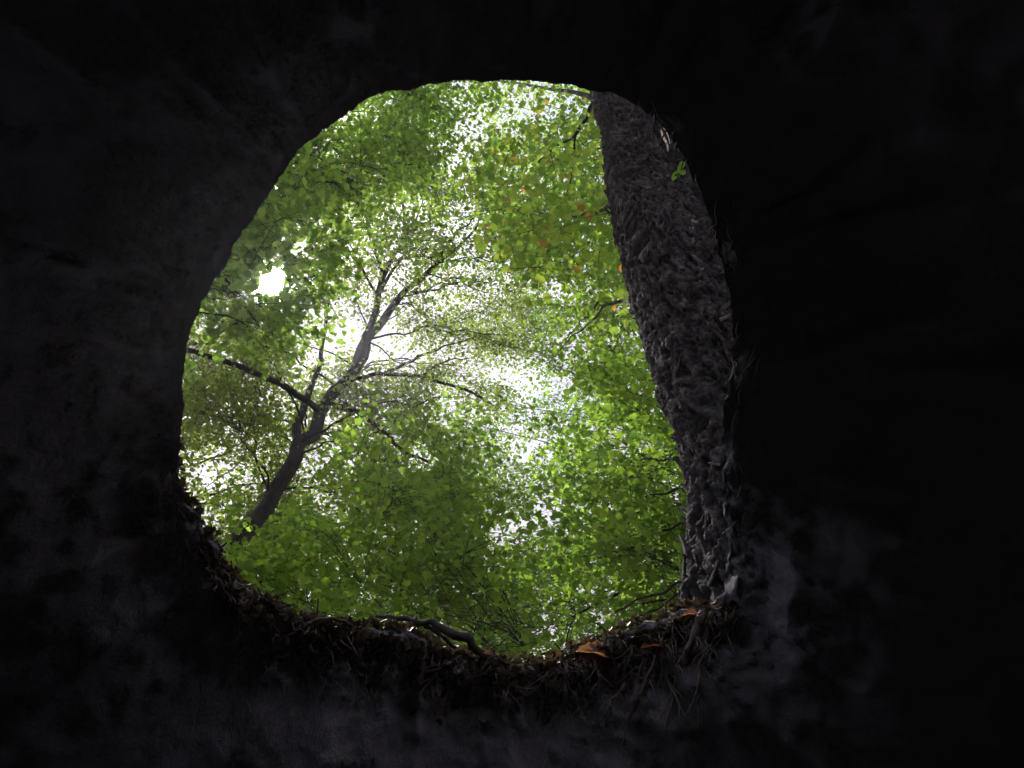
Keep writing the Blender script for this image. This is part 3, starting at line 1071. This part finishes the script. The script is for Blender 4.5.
hang_root(696, 612, 672, 735, .011, 'thickest pale root hanging below the foot of the big trunk', 21, 8)
hang_root(712, 612, 700, 730, .008, 'pale root nearest the dark right wall, under the big trunk', 22, 6)
hang_root(668, 640, 690, 745, .007, 'thin pale root below the rusty leaf', 23, 10)
hang_root(596, 662, 600, 690, .006, 'short pale root hanging straight down under the orange leaf', 24, 2)
hang_root(626, 684, 600, 706, .006, 'kinked pale root sticking out to the right below the orange leaf', 25, 4)
hang_root(608, 700, 606, 730, .005, 'small pale root end below the kinked root', 26, 3)
hang_root(650, 655, 628, 745, .006, 'long thin root between the orange leaf and the big trunk', 27, 7)

# fine rootlets and grit on the bank
rng = np.random.default_rng(31)
tb = Tubes()
for q in range(420):
    if q < 260:
        u = rng.uniform(195, 740)
        top = np.interp(u, [195, 230, 300, 400, 520, 600, 700, 740], [530, 585, 622, 640, 668, 648, 612, 600])
    else:
        u = rng.uniform(540, 735)
        top = np.interp(u, [540, 600, 700, 740], [666, 648, 612, 600])
    v = top + abs(rng.normal(0, 34)) + 2
    ln = rng.uniform(6, 34)
    an = rng.normal(math.pi / 2, 0.7)
    pts = []
    for f in np.linspace(0, 1, 5):
        uu = u + math.cos(an) * ln * f + rng.normal(0, 1.2)
        vv = v + math.sin(an) * ln * f + rng.normal(0, 1.2)
        pts.append(wall_pt(uu, vv, 0.012 + 0.015 * math.sin(f * math.pi)))
    tb.add(smooth_path(pts, 9), np.linspace(rng.uniform(.0008, .002), .0004, 9), 4)
for q in range(150):                                    # on the side wall under the left rim and up the right edge
    if q < 80:
        v = rng.uniform(440, 620)
        u = np.interp(v, [440, 480, 530, 575, 620], [180, 178, 198, 222, 260]) - abs(rng.normal(0, 22)) - 4
    else:
        v = rng.uniform(60, 600)
        u = np.interp(v, [60, 100, 180, 300, 400, 600], [600, 640, 695, 733, 728, 735]) + abs(rng.normal(0, 16)) + 3
    ln = rng.uniform(8, 30)
    an = rng.normal(math.pi / 2, 0.5)
    pts = [wall_pt(u + math.cos(an) * ln * f + rng.normal(0, 1), v + math.sin(an) * ln * f, 0.012) for f in np.linspace(0, 1, 5)]
    tb.add(smooth_path(pts, 9), np.linspace(rng.uniform(.001, .002), .0006, 9), 4)
rl = tb.build('rootlets', M_rootlet)
tag(rl, 'fine pale rootlets threading the dark soil under the rim', kind='stuff')

# crumbs of soil, twigs and dead leaves along the lip
idx = rng.integers(0, NPH, 6000)
idx = idx[(np.sin(PHI[idx]) < -0.25) & (PHI[idx] < -0.75)]
bidx = idx[rng.uniform(0, 1, len(idx)) < 0.85]
_dd = np.abs(rng.normal(0, 0.10, len(bidx))) + 0.004
LP = RIMP[bidx] + outd[bidx] * _dd[:, None]
LP[:, 2] += (0.2 - 0.11 * bot[bidx]) * (np.minimum(_dd, 0.25) / 0.25) ** 0.8
LP[:, 2] += rng.uniform(0.004, 0.03, len(bidx))
ex = []
for q in range(1500):
    u = rng.uniform(200, 735)
    top = np.interp(u, [195, 230, 300, 400, 520, 600, 700, 740], [520, 580, 620, 638, 667, 646, 610, 600])
    ex.append(wall_pt(u, top + abs(rng.normal(0, 22)), 0.006))
LP = np.vstack([LP, np.array(ex)])
lit = leaves_mesh('leaf_litter', LP, 0.026, M_litter, 'small', 0.8, None, rng)
tag(lit, 'dead brown leaves and crumbs lying along the soil rim', kind='stuff')
tb = Tubes()
for q in range(150):
    jx = bidx[rng.integers(0, len(bidx))]
    p = RIMP[jx] + outd[jx] * rng.uniform(-0.005, 0.12) + np.array([0, 0, rng.uniform(0.004, 0.03)])
    a = rng.uniform(0, math.pi)
    d = np.array([math.cos(a), math.sin(a), rng.normal(0, .06)]) * rng.uniform(.012, .05)
    tb.add(smooth_path([p - d, p + rng.normal(0, .006, 3), p + d], 6), np.linspace(.0022, .001, 6), 4)
tw = tb.build('twig_litter', M_root)
tag(tw, 'small broken twigs scattered along the rim', kind='stuff')


def fallen(u, v, r, size, mat, label, nrm, sd, name='fallen_leaf', group='fallen leaves on the rim', wide=1.2):
    rng = np.random.default_rng(sd)
    # ovate blade curled along its length, with a stalk
    P = at_r(u, v, r)
    n = unit(nrm)
    X = unit(np.cross(n, [0.2, 0.1, 1.0]))
    Y = np.cross(n, X)
    V, F = [], []
    nu, nv = 14, 7
    for a in range(nu):
        f = a / (nu - 1)
        wv = 0.38 * math.sin(math.pi * (0.04 + 0.94 * f ** 0.85)) * wide * (1 + 0.12 * math.sin(a * 2.3))
        for b_ in range(nv):
            g = (b_ / (nv - 1) - 0.5) * 2
            V.append(P + size * (X * (f - 0.5) + Y * wv * g + n * (0.22 * abs(g) ** 1.5 * wv * 2 - 0.25 * (f - 0.5) ** 2 + 0.02 * math.sin(a + 3 * g))))
    for a in range(nu - 1):
        for b_ in range(nv - 1):
            q = a * nv + b_
            F.append([q, q + 1, q + nv + 1, q + nv])
    e = empty(name, P)
    tag(e, label, 'leaf', group)
    mesh_obj('blade', np.array(V), np.array(F), mat, e)
    t = Tubes()
    t.add(smooth_path([P - X * size * 0.48 + n * (-0.05 * size), P - X * size * 0.7, P - X * size * 0.85 + n * size * 0.1], 6), np.linspace(.0016, .001, 6), 5)
    t.build('stalk', M_rootlet, e)


fallen(594, 653, rim_r(594, 655) - 0.02, 0.085, M_leaf_orange, 'bright orange dead leaf lying on the lip of the soil bank', [0.15, -0.85, 0.55], 1)
fallen(655, 646, rim_r(655, 648) - 0.02, 0.07, M_leaf_rust, 'rusty red-brown dead leaf half sunk in soil below the big trunk', [-0.1, -0.8, 0.6], 2)
fallen(690, 614, rim_r(690, 616) - 0.03, 0.035, M_leaf_rust, 'small dark red leaf scrap at the foot of the big trunk', [-0.2, -0.8, 0.6], 3)
fallen(488, 654, 2.05, 0.028, M_leaf_rust, 'small brown leaf scrap at the end of the arched root', [0.2, -0.8, 0.5], 4)

# little sprig rooted in the lip beside the trunk
sp = at_r(684, 150, 1.25)
e = empty('seedling', sp)
tag(e, 'tiny green seedling sprouting from the upper right edge beside the big trunk', 'plant')
t = Tubes()
tip = at_r(681, 171, 1.27)
t.add(smooth_path([at_r(694, 158, 1.27), at_r(685, 158, 1.265), tip], 8), np.linspace(.0012, .0007, 8), 5)
t.build('stem', M_root, e)
rng = np.random.default_rng(8)
for q in range(5):
    c = tip + unit(rng.normal(0, 1, 3)) * 0.008
    leaves_mesh('leaf', c[None], 0.017, M_leaf_deep, 'ovate', 0.9, e, rng)
# ------------------------------------------------------------------ haze, added to veil the view like lens glare
HAZE = True
if HAZE:
    m = bpy.data.materials.new('added glare veil')
    m.use_nodes = True
    t = m.node_tree
    t.nodes.clear()
    o = t.nodes.new('ShaderNodeOutputMaterial')
    pv = t.nodes.new('ShaderNodeVolumePrincipled')
    pv.inputs['Color'].default_value = (0.84, 0.84, 1.0, 1)
    pv.inputs['Density'].default_value = 0.0007
    pv.inputs['Anisotropy'].default_value = 0.78
    t.links.new(pv.outputs[0], o.inputs['Volume'])
    X_, Zb, Zt = 470, -4.0, 34.0
    V = [(x, y, z) for z in (Zb, Zt) for y in (-X_, X_) for x in (-X_, X_)]
    F = [[0, 2, 3, 1], [4, 5, 7, 6], [0, 1, 5, 4], [2, 6, 7, 3], [0, 4, 6, 2], [1, 3, 7, 5]]
    hz_ = mesh_obj('haze', np.array(V, float), F, m, smooth=False)
    tag(hz_, 'thin haze added to imitate the veil of lens glare', kind='stuff')
